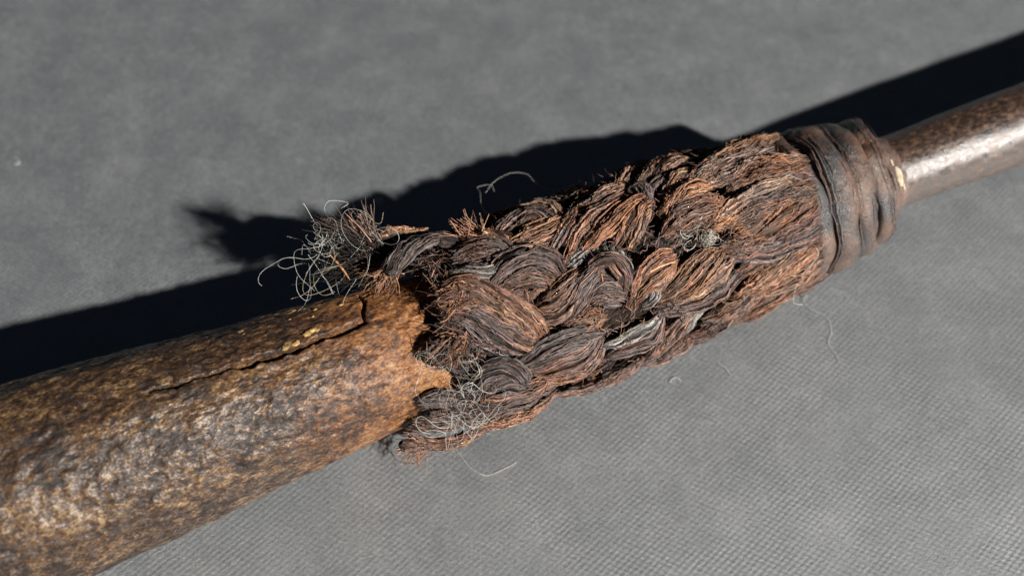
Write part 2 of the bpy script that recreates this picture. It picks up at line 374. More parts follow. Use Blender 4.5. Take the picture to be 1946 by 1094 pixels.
    ("o t", ((4.59, 23.2, 0.104, -0.15), (5.02, 23.5, 0.234, 0.06), (5.56, 23.1, 0.131, -0.05)), 1),
    ("g r g", ((5.12, 48.7, 0.104, -0.2), (6.06, 52.2, 0.236, 0.06), (7.01, 51.7, 0.251, 0.1), (7.79, 51.1, 0.186, 0.0)), 0.5),
    ("d r o", ((5.0, 66.6, 0.065, -0.35), (5.7, 59.4, 0.157, -0.1), (6.48, 59.0, 0.184, 0.0), (7.63, 61.0, 0.159, 0.0)), 0.5),
    ("r o t", ((4.97, 78.5, 0.117, -0.15), (5.83, 69.9, 0.314, 0.1), (6.78, 65.8, 0.343, 0.12), (7.69, 65.7, 0.239, 0.0)), 0.5),
    ("r o g", ((4.21, 88.6, 0.116, -0.15), (5.03, 85.0, 0.312, 0.12), (5.95, 80.9, 0.144, -0.15)), 0.5),
    ("r r t", ((5.55, 84.2, 0.117, -0.15), (6.66, 81.7, 0.316, 0.1), (7.76, 79.2, 0.226, 0.0)), 0.5),
    ("d r g", ((3.74, 116.3, 0.116, -0.11), (4.54, 106.6, 0.298, 0.1), (5.44, 96.3, 0.13, -0.15)), 0.5),
    ("r d o", ((5.01, 102.8, 0.117, -0.15), (6.15, 96.5, 0.302, 0.08), (7.81, 92.6, 0.2, -0.05)), 0.5),
    ("g g d", ((-0.81, 67.9, 0.099, -0.2), (-0.11, 60.0, 0.286, 0.12), (0.69, 60.5, 0.3, 0.18), (1.46, 67.5, 0.139, -0.1)), 0.2),
    ("r g o", ((-0.72, 75.5, 0.111, -0.2), (0.07, 72.6, 0.286, 0.12), (0.87, 71.4, 0.301, 0.18), (1.46, 68.1, 0.139, -0.1)), 0.2),
    ("r o g", ((-0.58, 87.5, 0.099, -0.25), (0.18, 88.6, 0.249, 0.04), (0.96, 86.6, 0.263, 0.1), (1.49, 75.1, 0.126, -0.15)), 0.35),
    ("w g g", ((1.35, 77.8, 0.076, -0.15), (2.01, 72.5, 0.152, 0.06), (2.66, 69.9, 0.153, 0.08), (3.1, 68.1, 0.077, -0.15)), 0.2),
    ("g r g", ((1.49, 95.0, 0.101, -0.25), (2.09, 85.4, 0.266, 0.05), (2.71, 81.6, 0.268, 0.1), (3.11, 72.2, 0.115, -0.2)), 0.2),
    ("r g o", ((2.88, 116.0, 0.102, -0.0), (3.15, 94.7, 0.269, 0.04), (3.44, 81.1, 0.269, 0.08), (3.96, 76.6, 0.116, -0.15)), 0.25),
    ("g w g", ((3.74, 116.3, 0.09, -0.26), (3.78, 86.8, 0.231, -0.05), (4.26, 76.5, 0.116, -0.2)), 0.2),
    ("r d o", ((1.32, 116.2, 0.113, 0.1), (2.01, 116.1, 0.266, 0.27), (2.83, 116.3, 0.115, -0.06)), 0.4),
    ("g r d", ((2.38, 116.1, 0.114, 0.08), (3.37, 116.2, 0.295, 0.21), (4.45, 111.2, 0.129, -0.15)), 0.4),
    ("r o g", ((-0.0, 116.6, 0.1, -0.06), (1.0, 116.6, 0.264, 0.21), (1.86, 116.2, 0.253, 0.24), (2.62, 116.2, 0.115, 0.0)), 0.45),
    ("d g k", ((-1.95, 79.1, 0.11, -0.2), (-1.64, 63.1, 0.233, 0.12), (-1.1, 61.1, 0.259, 0.2), (-0.71, 73.2, 0.235, 0.1), (-0.61, 90.6, 0.111, -0.2)), 0.2),
    ("d d g", ((-1.87, 85.5, 0.11, -0.2), (-1.4, 73.7, 0.283, 0.08), (-0.89, 77.2, 0.284, 0.12), (-0.57, 97.0, 0.136, -0.15)), 0.3),
    ("o d k", ((-2.61, 45.9, 0.243, -0.1), (-2.2, 39.8, 0.305, 0.05), (-1.69, 39.9, 0.159, -0.1)), 1),
    ("k g", ((-2.25, 50.0, 0.11, -0.35), (-1.89, 62.0, 0.159, -0.2), (-1.49, 84.1, 0.11, -0.25)), 0.4),
    ("r t r d", ((-3.8, 100.7, 0.204, 0.1), (-3.29, 117.1, 0.266, 0.2), (-2.69, 116.6, 0.255, 0.37), (-1.99, 116.3, 0.244, 0.35), (-1.28, 116.3, 0.123, 0.15)), 1),
    ("r o t", ((-2.07, 116.1, 0.159, 0.15), (-1.22, 116.1, 0.295, 0.31), (-0.49, 116.3, 0.297, 0.31), (0.37, 116.5, 0.15, -0.02)), 0.9),
    ("r d g", ((-2.17, 107.2, 0.134, -0.2), (-1.44, 100.5, 0.295, 0.06), (-0.57, 97.0, 0.309, 0.1), (0.27, 100.2, 0.137, -0.15)), 0.5),
    ("d r o", ((-1.76, 87.1, 0.11, -0.25), (-1.04, 88.6, 0.259, 0.02), (-0.31, 89.2, 0.26, 0.06), (0.18, 88.6, 0.112, -0.2)), 0.5),
    ("k k d", ((-3.15, 77.2, 0.145, -0.3), (-2.64, 77.0, 0.206, -0.2), (-1.98, 91.2, 0.147, -0.25)), 0.6),
    ("k d k r", ((-3.5, 94.7, 0.145, -0.2), (-2.82, 104.1, 0.23, -0.05), (-1.97, 116.7, 0.171, 0.0)), 0.9),
    ("d k r", ((-2.99, 87.1, 0.157, -0.2), (-2.38, 95.3, 0.231, -0.05), (-1.46, 116.6, 0.16, -0.05)), 0.8),
]
# ------------------------------------------------------------------ the cloth
def build_cloth():
    n = 150; e = np.linspace(-1, 1, n); e = np.sign(e) * (0.25 * np.abs(e) + 0.75 * np.abs(e) ** 3) * 90
    X, Y = np.meshgrid(e, e, indexing='ij'); P = np.stack([X.ravel(), Y.ravel() + 4, np.zeros(n * n)], 1)
    P[:, 2] = 0.03 * fbm(P * 0.22 + 3.1, 3, 5) - 0.035
    i = (np.arange(n - 1)[:, None] * n + np.arange(n - 1)[None, :]).ravel()
    o = mesh_obj('cloth', P, np.stack([i, i + n, i + n + 1, i + 1], 1), M_CLOTH)
    tag(o, 'mottled grey woven cloth spread flat under the shaft', 'cloth', kind='structure')
build_cloth()

# ------------------------------------------------------------------ the shaft
shaft = bpy.data.objects.new('lashed_iron_shaft', None)
link(shaft)
shaft.location = ORIGIN; shaft.rotation_euler = (0, 0, YAW); shaft.empty_display_size = 3
tag(shaft, 'rusty iron socket and thin shank joined by a frayed brown rope lashing', 'shaft')

def radial(th): return np.stack([np.zeros_like(th), -np.sin(th), np.cos(th)], -1)
def surf(s, th, R): return np.stack([s, -R * np.sin(th), R * np.cos(th)], -1)

SK_S = [-24, -13.2, -11.67, -9.31, -6.88, -4.43, -3.18, -1.5, 4]
SK_R = [2.48, 2.45, 2.40, 2.25, 2.03, 1.81, 1.70, 1.60, 1.25]
CRACK = [(-8.6, 2.0), (-7.98, 2.9), (-7.05, 2.3), (-6.13, 4.4), (-5.41, 4.6), (-4.96, 3.3), (-4.39, 2.0), (-3.73, -0.7)]
BRANCH = [(-3.70, -0.2), (-3.65, -11.7), (-3.49, -24.1), (-3.55, -36.8)]

def seg_dist(S, Y, path, wob):
    d = np.full(S.shape, 9.0); t = np.zeros(S.shape)
    L = len(path) - 1
    for i in range(L):
        a, b = path[i], path[i + 1]
        ab = b - a; u = np.clip(((S - a[0]) * ab[0] + (Y - a[1]) * ab[1]) / (ab @ ab), 0, 1)
        dd = np.hypot(S - a[0] - u * ab[0], Y - a[1] - u * ab[1])
        k = dd < d; d[k] = dd[k]; t[k] = (i + u[k]) / L
    return d, t

def build_socket():
    sv = np.concatenate([np.linspace(-24, -13.6, 30), np.linspace(-13.5, -2.0, 420), np.linspace(-1.9, 4, 16)])
    # denser rows of angle on the side where the split seam runs
    tv = np.concatenate([np.linspace(-70, 130, 360, endpoint=False), np.linspace(130, 290, 110, endpoint=False)]) * math.pi / 180
    ns, nt_ = len(sv), len(tv)
    S, T = [a.ravel() for a in np.meshgrid(sv, tv, indexing='ij')]
    R = np.interp(S, SK_S, SK_R)
    P = surf(S, T, R)
    q = P * np.array([0.62, 1, 1])
    R = R + 0.035 * fbm(q * 0.7, 3, 1) + 0.018 * fbm(q * 2.6, 3, 2) + 0.015 * fbm(q * 6.5, 3, 3)
    R -= 0.035 * np.clip(fbm(q * 4.3 + 4, 3, 6) - 0.45, 0, 1)            # pits
    flake = fbm(q * 1.9 + 11, 4, 9)                                   # lifted scale with sharp edges
    R += 0.010 * np.clip(flake * 6, -1, 1)
    Tw = (T + math.pi) % (2 * math.pi) - math.pi
    wob = 0.035 * fbm(np.stack([S * 4.5, Tw * 0 + 3, Tw * 0], 1), 4, 21, 0.7)
    for path, width, depth in ((CRACK, 0.072, 0.30), (BRANCH, 0.042, 0.20)):
        pp = np.array([(s, math.radians(t) * np.interp(s, SK_S, SK_R)) for s, t in path])
        d, t = seg_dist(S, Tw * np.interp(S, SK_S, SK_R) + wob, pp, None)
        w = width * (0.30 + 0.70 * np.sin(np.clip(t, 0, 1) * 2.6 + 0.25)) * (1 + 0.6 * vnoise(np.stack([S * 3.7, Tw, Tw * 0], 1), 31))
        if path is CRACK: w = width * np.interp(t, [0, 0.25, 0.6, 0.85, 1], [0.35, 0.75, 1.0, 1.25, 0.9]) * (1 + 0.55 * vnoise(np.stack([S * 3.7, Tw * 0, Tw * 0], 1), 31))
        R -= depth * np.exp(-(d / np.maximum(w, 0.008)) ** 4)
        lip = (Tw * np.interp(S, SK_S, SK_R)) < np.interp(S, pp[:, 0], pp[:, 1]) if path is CRACK else False
        R += 0.030 * np.exp(-(d / 0.22) ** 2) * lip                   # one lip of the seam stands proud
    V = surf(S, T, R)
    i = np.arange(ns - 1)[:, None] * nt_; j = np.arange(nt_)[None, :]; j1 = (j + 1) % nt_
    Q = np.stack([i + j, i + nt_ + j, i + nt_ + j1, i + j1], -1).reshape(-1, 4)[:, ::-1]
    o = mesh_obj('socket', V, Q, M_RUST, shaft)
    o['label'] = 'thick pitted rusty socket with a split seam'
build_socket()

def build_flakes():
    # loose ochre scale clinging along the split seam
    fr = np.random.default_rng(19)
    spots = [(-4.95 + fr.normal(0, .13), -5.0 + fr.normal(0, 1.6), fr.uniform(.03, .075)) for _ in range(9)]
    spots += [(-5.38 + fr.normal(0, .14), 1.0 + fr.normal(0, 1.2), fr.uniform(.03, .07)) for _ in range(7)]
    spots += [(fr.uniform(-6.5, -3.9), fr.uniform(-36, -18), fr.uniform(.02, .05)) for _ in range(9)]
    for k, (s, t, r) in enumerate(spots):
        n = 9; U, W = np.meshgrid(np.linspace(0, math.pi, n), np.linspace(0, 2 * math.pi, 12, endpoint=False), indexing='ij')
        p = np.stack([np.cos(U), np.sin(U) * np.cos(W), np.sin(U) * np.sin(W)], -1).reshape(-1, 3)
        p *= (1 + 0.35 * vnoise(p * 2.3 + k * 5, 41))[:, None]
        th = math.radians(t); R = np.interp(s, SK_S, SK_R) + 0.05
        nrm = radial(np.array(th)); tx = np.array([1, 0, 0]); ty = np.cross(nrm, tx)
        V = surf(np.array(s), np.array(th), R) + r * (1.5 * p[:, :1] * tx + p[:, 1:2] * ty + 0.45 * p[:, 2:] * nrm)
        i = np.arange(n - 1)[:, None] * 12; j = np.arange(12)[None, :]; j1 = (j + 1) % 12
        Q = np.stack([i + j, i + 12 + j, i + 12 + j1, i + j1], -1).reshape(-1, 4)
        mesh_obj('rust_flake', V, Q, M_CRUST, shaft, np.array([0.33, 0.215, 0.085]) * np.exp(0.8 * vnoise(V * 18, 44))[:, None] * fr.uniform(0.5, 1.2))
build_flakes()

def build_shank():
    sv = np.linspace(3, 30, 260); tv = np.linspace(0, 2 * math.pi, 120, endpoint=False)
    S, T = [a.ravel() for a in np.meshgrid(sv, tv, indexing='ij')]
    R = np.interp(S, [3, 11.2, 11.75, 15.3, 30], [1.0, 1.02, 1.0, 1.09, 1.25])
    P = surf(S, T, R) * np.array([0.5, 1, 1])
    R = R + 0.014 * fbm(P * 1.2, 3, 51) + 0.006 * fbm(P * 5, 3, 52)
    V = surf(S, T, R); n = len(tv)
    i = np.arange(len(sv) - 1)[:, None] * n; j = np.arange(n)[None, :]; j1 = (j + 1) % n
    Q = np.stack([i + j, i + n + j, i + n + j1, i + j1], -1).reshape(-1, 4)[:, ::-1]
    o = mesh_obj('shank', V, Q, M_PATINA, shaft)
    o['label'] = 'thin brown polished iron shank'
build_shank()

# ------------------------------------------------------------------ the rope lashing
LS_S = [-4.2, -3.2, -1.5, 0, 1.4, 3.5, 5.24, 7, 8.3, 9.2, 10.4, 11.2]
LS_R = [2.15, 2.2, 2.28, 2.33, 2.36, 2.37, 2.36, 2.25, 2.08, 1.95, 1.8, 1.65]

def build_underlay():
    sv = np.linspace(-2.1, 10.6, 90); tv = np.linspace(0, 2 * math.pi, 110, endpoint=False)
    S, T = [a.ravel() for a in np.meshgrid(sv, tv, indexing='ij')]
    R = np.interp(S, LS_S, LS_R) - 0.46
    P = surf(S, T, R); R = R + 0.07 * fbm(P * 2.4, 3, 61)
    R = np.where(S < -1.7, np.minimum(R, np.interp(S, [-2.1, -1.7], [1.4, 1.9])), R)
    V = surf(S, T, R); n = len(tv)
    i = np.arange(len(sv) - 1)[:, None] * n; j = np.arange(n)[None, :]; j1 = (j + 1) % n
    Q = np.stack([i + j, i + n + j, i + n + j1, i + j1], -1).reshape(-1, 4)[:, ::-1]
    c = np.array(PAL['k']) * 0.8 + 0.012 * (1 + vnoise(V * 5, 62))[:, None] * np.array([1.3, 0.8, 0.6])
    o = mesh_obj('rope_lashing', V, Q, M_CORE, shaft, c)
    o['label'] = 'plaited lashing of frayed brown plant fibre rope'
    return o
lashing = build_underlay()

def fibre_cols(pal, n, r):
    c = np.array([PAL[pal[i]] for i in r.integers(0, len(pal), n)])
    mixc = np.array([PAL[pal[i]] for i in r.integers(0, len(pal), n)])
    t = r.random((n, 1)) * 0.5
    c = c * (1 - t) + mixc * t
    return c * np.exp(np.clip(r.normal(0, 0.30, (n, 1)), -1, 0.45)) * (1 + r.normal(0, 0.05, (n, 3)))

def strand(pts, pal, fuzz, parent, mat, seed, density=1.0, twist=None, wrap=False, core_dark=0.16, M=22, flat=0.60, fib_r=0.0140):
    """one laid strand: a solid core with its fibres, in the shaft's cylindrical coordinates (s, angle, half width, lift)"""
    r = np.random.default_rng(seed)
    c = resample(pts, M)
    s, th, a, lift = c[:, 0], np.radians(c[:, 1]), np.maximum(c[:, 2], 0.03), c[:, 3]
    b = np.clip(a * flat, 0.05, 0.25)
    R = np.interp(s, LS_S, LS_R) - b * 0.95 + lift
    P = surf(s, th, R)
    T = np.gradient(P, axis=0); T /= np.linalg.norm(T, axis=1, keepdims=True)
    N = radial(th); N = N - T * np.sum(N * T, 1, keepdims=True); N /= np.linalg.norm(N, axis=1, keepdims=True)
    B = np.cross(T, N)
    am = a.mean(); L = np.sum(np.linalg.norm(np.diff(P, axis=0), axis=1))
    tw = twist if twist is not None else r.choice([-1, 1]) * r.uniform(0.5, 1.3)
    tw = tw * L / 2.2
    tt = np.linspace(0, 1, M)
    # --- core
    K = 18
    ph = np.arange(K) * 2 * math.pi / K
    nz = 1 + 0.09 * np.sin(5 * ph[None, :] + tw * tt[:, None] * 5 + seed) + 0.06 * r.normal(size=(M, K))
    endc = np.ones(M); endc[0] = endc[-1] = 0.45
    if wrap:                                                          # wax has run the cord into one lumpy band
        lump = fbm(np.repeat(P, K, 0) * 1.3 + np.tile(np.stack([np.cos(ph), np.sin(ph), ph * 0], 1), (M, 1)) * 0.8, 3, 95).reshape(M, K)
        nz = 1.24 + 0.20 * lump + 0.03 * r.normal(size=(M, K))
    rr = 0.76 * nz * endc[:, None]
    V = P[:, None] + (a[:, None] * rr * np.cos(ph))[..., None] * B[:, None] + (b[:, None] * rr * np.sin(ph))[..., None] * N[:, None]
    i = np.arange(M - 1)[:, None] * K; j = np.arange(K)[None, :]; j1 = (j + 1) % K
    Q = np.stack([i + j, i + K + j, i + K + j1, i + j1], -1).reshape(-1, 4)
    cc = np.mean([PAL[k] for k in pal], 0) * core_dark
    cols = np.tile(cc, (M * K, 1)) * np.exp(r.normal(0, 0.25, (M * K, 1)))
    if wrap:
        g = np.clip(0.5 + 0.9 * fbm(V.reshape(-1, 3) * 1.2, 3, 97), 0, 1)[:, None]
        cols = np.array([0.034, 0.032, 0.033]) * g + np.array([0.125, 0.068, 0.045]) * (1 - g)
        cols = cols * np.exp(0.4 * vnoise(V.reshape(-1, 3) * 5, 98))[:, None]
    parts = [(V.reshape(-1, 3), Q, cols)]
    # --- fibres, laid in clumps
    n = int((55 + 460 * am) * density)
    nc = max(6, int(am * 46))
    phc = -0.22 * math.pi + 1.44 * math.pi * (np.arange(nc) + r.uniform(0.1, 0.9, nc)) / nc; rhc = r.uniform(0.74, 1.16, nc)
    cl = r.integers(0, nc, n)
    phi0 = phc[cl] + r.normal(0, 0.075 + 0.05 * fuzz, n)
    rho = rhc[cl] + r.normal(0, 0.045, n)
    m = int(np.clip(L * 9, 10, 20)) if not wrap else 60
    t0 = np.where(r.random(n) < 0.42, r.uniform(-0.01, 0.12, n), r.uniform(0, 0.65, n))
    t1 = np.where(r.random(n) < 0.40, r.uniform(0.88, 1.01, n), t0 + r.uniform(0.18, 0.5, n))
    t1 = np.minimum(t1, 1.01)
    u = np.linspace(0, 1, m)[None, :]
    t = np.clip(t0[:, None] + (t1 - t0)[:, None] * u, 0, 1)
    w1, w2 = r.uniform(0, 6.28, (2, n, 1)); k1 = r.uniform(5, 13, (n, 1)); k2 = r.uniform(9, 22, (n, 1))
    phi = phi0[:, None] + (tw + r.normal(0, 0.35 + 0.4 * fuzz, (n, 1))) * (t - 0.5) + (0.06 + 0.14 * fuzz) * np.sin(k1 * t + w1)
    rad = rho[:, None] + (0.015 + 0.07 * fuzz) * np.sin(k2 * t + w2)
    # stray ends peel away from the strand
    stray = (r.random(n) < 0.10 + 0.25 * fuzz)
    side = r.random(n) < 0.5
    e = np.where(side[:, None], u, 1 - u)
    rad = rad + np.where(stray[:, None], np.clip(e - 0.55, 0, 1) ** 1.5 * r.uniform(0.2, 1.6, (n, 1)) * (0.35 + fuzz), 0)
    x = t * (M - 1); i0 = np.minimum(x.astype(int), M - 2); fx = (x - i0)[..., None]
    lp = lambda A: A[i0] * (1 - fx) + A[i0 + 1] * fx
    Pc, Nc, Bc = lp(P), lp(N), lp(B)
    aa = lp(a[:, None])[..., 0]; bb = lp(b[:, None])[..., 0]
    path = Pc + (aa * rad * np.cos(phi))[..., None] * Bc + (bb * rad * np.sin(phi))[..., None] * Nc
    qq = path.reshape(-1, 3)
    path = path + (0.010 if wrap else 0.028 + 0.03 * fuzz) * np.stack([vnoise(qq * 4.5 + e0, 91 + e0) for e0 in (1, 2, 3)], 1).reshape(path.shape)
    path += (0.006 + 0.016 * fuzz) * r.normal(size=path.shape) * np.sin(u * math.pi)[..., None]
    fr = fib_r * np.clip(np.exp(r.normal(-0.08, 0.42, (n, 1))), 0.45, 2.3) * np.where(stray[:, None], 0.7, 1.0) * (0.35 + 0.65 * np.sin(np.clip(u, 0.03, 0.97) * math.pi) ** 0.35)
    fc = fibre_cols(pal, n, r)
    dk = r.random(n) < 0.17; fc[dk] *= 0.28                            # tarred fibres
    fc = np.repeat(fc[:, None, :], m, 1)
    q = path.reshape(-1, 3)                                           # weathered grey and rusty patches run across fibres
    wg = np.clip(0.15 + 0.7 * fbm(q * 1.5 + 5, 3, 81), 0, 0.45).reshape(n, m, 1)
    grey = np.array(PAL['g']) * np.exp(r.normal(0, 0.25, (n, 1, 1)))
    fc = fc * (1 - wg) + grey * wg
    fc *= np.exp(0.35 * vnoise(q * 9, 83)).reshape(n, m, 1)
    parts.append(tubes(path, fr, fc))
    V, Q, Cc = join(parts)
    return mesh_obj('strand', V, Q, mat, parent, np.clip(Cc, 0.004, 0.8))

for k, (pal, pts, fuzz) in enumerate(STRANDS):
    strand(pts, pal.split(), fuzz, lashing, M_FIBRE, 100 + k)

def build_far_side():
    # the same plait carried on round the side turned away from the window and onto the cloth
    r = np.random.default_rng(77)
    for row, th0 in enumerate(np.arange(128, 300, 17)):
        for s0 in np.arange(-1.9 + 0.7 * (row % 2), 7.0, 1.75):
            d = 1 if row % 2 else -1
            th = th0 + r.uniform(-3, 3)
            near = abs(th - 180) < 32
            lf = np.array([-0.2, 0.06, 0.06, -0.2]) - (0.05 if near else 0) 
            pts = [(s0 + f * 2.1 + r.uniform(-.1, .1), th + d * (f - 0.5) * 26, w, l) for f, w, l in zip((0, .33, .67, 1), (.14, .33, .33, .14), lf)]
            strand(pts, ['rdo', 'rgd', 'dgk', 'ort'][r.integers(0, 4)], 0.35, lashing, M_FIBRE, 900 + row * 40 + int(s0 * 10), density=0.34)
build_far_side()

# ------------------------------------------------------------------ the whipping on the shank end
def build_whipping():
    base_s = np.linspace(7.7, 11.3, 40); tv = np.linspace(0, 2 * math.pi, 96, endpoint=False)
    S, T = [q.ravel() for q in np.meshgrid(base_s, tv, indexing='ij')]
    R = np.interp(S, [7.7, 9.6, 10.4, 10.9, 11.3], [1.72, 1.62, 1.50, 1.15, 1.0])
    R = R + 0.05 * fbm(surf(S, T, R) * 2.2, 3, 71)
    V = surf(S, T, R); n = len(tv)
    i = np.arange(len(base_s) - 1)[:, None] * n; j = np.arange(n)[None, :]; j1 = (j + 1) % n
    Q = np.stack([i + j, i + n + j, i + n + j1, i + j1], -1).reshape(-1, 4)[:, ::-1]
    c = np.array(PAL['d']) * 0.8 + 0.05 * (1 + vnoise(V * 3, 72))[:, None] * np.array([0.9, 0.6, 0.45])
    w = mesh_obj('whipping', V, Q, M_CORD, shaft, c)
    w['label'] = 'dark waxed cord whipping round the shank end'
    turns = [  # s at the top, s at the near side, half width, lift, fibre colours, fuzz
        (8.12, 7.86, 0.27, -0.04, ['g', 'k', 'g'], 0.2),
        (8.98, 8.64, 0.40, 0.05, ['r', 'd', 'd', 'g'], 0.3),
        (9.70, 9.38, 0.34, 0.01, ['g', 'd', 'k'], 0.3),
        (10.34, 10.06, 0.30, -0.05, ['g', 'r', 'k', 'd'], 0.4),
    ]
    r = np.random.default_rng(8)
    for q, (s0, s1, a, lf, pal, fz) in enumerate(turns):
        pts = []
        for th in np.arange(-180, 181, 15):
            f = math.cos(math.radians(th - 45))
            s = s0 + (s1 - s0) * max(0, f) + 0.07 * math.sin(math.radians(th) * 2 + q) + r.uniform(-.05, .05)
            if th in (-180, 180): s = s0
            pts.append((s, th, a * r.uniform(.82, 1.15), lf + r.uniform(-.06, .04)))
        o = strand(pts, pal, fz * 0.6, w, M_CORD, 1500 + q, density=0.08, twist=0.10, M=90, flat=0.55, core_dark=0.75, fib_r=0.016, wrap=True)
        o.name = 'cord_turn'; o.data.name = 'cord_turn'
    # cream residue caught under the last turn
    for q, (s, th, rr) in enumerate([(10.46, 37, 0.15), (10.40, 24, 0.06), (10.52, 47, 0.07)]):
        n = 9; U, Wv = np.meshgrid(np.linspace(0, math.pi, n), np.linspace(0, 2 * math.pi, 12, endpoint=False), indexing='ij')
        p = np.stack([np.cos(U), np.sin(U) * np.cos(Wv), np.sin(U) * np.sin(Wv)], -1).reshape(-1, 3)
        p *= (1 + 0.4 * vnoise(p * 2.6 + q * 5, 43))[:, None]
        nr = radial(np.array(math.radians(th))); V = surf(np.array(s), np.array(math.radians(th)), 1.74) + rr * (p * np.array([0.55, 1.7, 1.7]) - 1.35 * (p @ nr)[:, None] * nr)
        i = np.arange(n - 1)[:, None] * 12; j = np.arange(12)[None, :]; j1 = (j + 1) % 12
        Q = np.stack([i + j, i + 12 + j, i + 12 + j1, i + j1], -1).reshape(-1, 4)
        mesh_obj('residue_crumb', V, Q, M_CRUST, w, np.tile((0.50, 0.43, 0.31), (len(V), 1)))
build_whipping()

# ------------------------------------------------------------------ loose fibre on the lashing
def build_loose_fibres():
    r = np.random.default_rng(301); parts = []
    # filler lying in the gaps of the plait
    n, m = 2000, 8
    s0 = r.uniform(-2.0, 8.0, n); th0 = np.radians(r.uniform(-110, 135, n)); ln = r.uniform(0.25, 0.9, n)
    dirn = np.where(r.random(n) < 0.6, r.normal(0.5, 0.35, n), r.normal(-0.4, 0.5, n))
    u = np.linspace(-0.5, 0.5, m)[None, :]
    S = s0[:, None] + ln[:, None] * np.cos(dirn)[:, None] * u
    R = np.interp(S, LS_S, LS_R) + r.uniform(-0.48, -0.14, (n, 1)) + 0.03 * np.sin(u * r.uniform(3, 12, (n, 1)) + r.uniform(0, 6, (n, 1)))
    T = th0[:, None] - ln[:, None] * np.sin(dirn)[:, None] * u / 2.2 + 0.02 * np.sin(u * r.uniform(5, 14, (n, 1)))
    P = surf(S, T, R)
    c = fibre_cols(['k', 'd', 'k', 'r', 'g', 'd'], n, r)
    parts.append(tubes(P, np.full((n, m), 0.012), c))
    # whiskers standing off the surface, most at the crowns
    n, m = 900, 9
    s0 = -1.8 + 9.4 * r.random(n) ** 1.15; th0 = np.radians(r.uniform(-100, 130, n)); ln = r.uniform(0.12, 0.5, n) * np.where(s0 > 4, 1.2, 0.9)
    u = np.linspace(0, 1, m)[None, :]; a = r.uniform(0, 2 * math.pi, n); lift = 0.24 * r.random(n) ** 3
    S = s0[:, None] + ln[:, None] * np.cos(a)[:, None] * u
    T = th0[:, None] + ln[:, None] * np.sin(a)[:, None] * u / 2.3
    R = np.interp(S, LS_S, LS_R) + r.uniform(-0.10, 0.06, (n, 1)) + lift[:, None] * u ** 1.5
    P = surf(S, T, R) + 0.012 * np.cumsum(r.normal(size=(n, m, 3)), 1)
    parts.append(tubes(P, 0.0095 * (1.15 - u) * np.ones((n, 1)), fibre_cols(['d', 'r', 'o', 'g', 't', 'k'], n, r)))
    # broken stubs and chips lying on the surface
    n, m = 650, 4; uu = np.linspace(0, 1, m)[None, :]
    s0 = -2.1 + 9.6 * r.random(n) ** 1.4; th0 = np.radians(r.uniform(-80, 125, n)); ln = r.uniform(0.06, 0.26, n)
    a = np.where(r.random(n) < 0.5, r.normal(-0.5, 0.5, n), r.uniform(0, 2 * math.pi, n))
    S = s0[:, None] + ln[:, None] * np.cos(a)[:, None] * uu
    T = th0[:, None] + ln[:, None] * np.sin(a)[:, None] * uu / 2.3
    R = np.interp(S, LS_S, LS_R) + r.uniform(-0.16, 0.12, (n, 1)) + r.normal(0, 0.05, (n, 1)) * uu
    parts.append(tubes(surf(S, T, R), r.uniform(0.008, 0.020, (n, 1)) * np.ones((1, m)), fibre_cols(['d', 'r', 'k', 'o', 'g', 'k'], n, r)))
    # ragged cut ends along the socket edge
    n, m = 750, 9
    s0 = r.uniform(-1.9, -1.3, n); th0 = np.radians(r.uniform(-45, 125, n)); ln = r.uniform(0.2, 1.0, n) * (0.6 + 0.4 * vnoise(np.stack([np.degrees(th0) / 14, s0 * 0, s0 * 0], 1), 5))
    S = s0[:, None] - ln[:, None] * u
    T = th0[:, None] + (r.normal(0, 0.18, n))[:, None] * u
    R = np.interp(s0, LS_S, LS_R)[:, None] + r.uniform(-0.5, -0.05, (n, 1)) + r.normal(0.02, 0.12, (n, 1)) * u ** 2
    R = np.maximum(R, np.interp(S, SK_S, SK_R) + 0.05)
    P = surf(S, T, R) + 0.010 * np.cumsum(r.normal(size=(n, m, 3)), 1)
    parts.append(tubes(P, 0.014 * (1.2 - 0.7 * u) * np.ones((n, 1)), fibre_cols(['k', 'k', 'd', 'r', 'g'], n, r)))
    # stiff bristles fanning up behind the grey strand end
    n, m = 50, 6; u = np.linspace(0, 1, m)[None, :, None]
    b0 = surf(r.uniform(-0.8, -0.2, n), np.radians(r.uniform(-38, -24, n)), np.full(n, 2.36))
    d = np.stack([r.normal(-0.35, 0.35, n), r.normal(0.30, 0.22, n), r.uniform(0.25, 0.8, n)], 1); d *= r.uniform(0.25, 0.62, (n, 1)) / np.linalg.norm(d, axis=1, keepdims=True)
    P = b0[:, None] + d[:, None] * u
    parts.append(tubes(P, 0.016 * (1.1 - 0.6 * u[..., 0]) * np.ones((n, 1)), fibre_cols(['t', 'o', 'd'], n, r)))
    V, Q, C = join(parts)
    o = mesh_obj('loose_fibres', V, Q, M_FIBRE, lashing, np.clip(C, 0.004, 0.8))
    tag(o, kind='stuff')
build_loose_fibres()

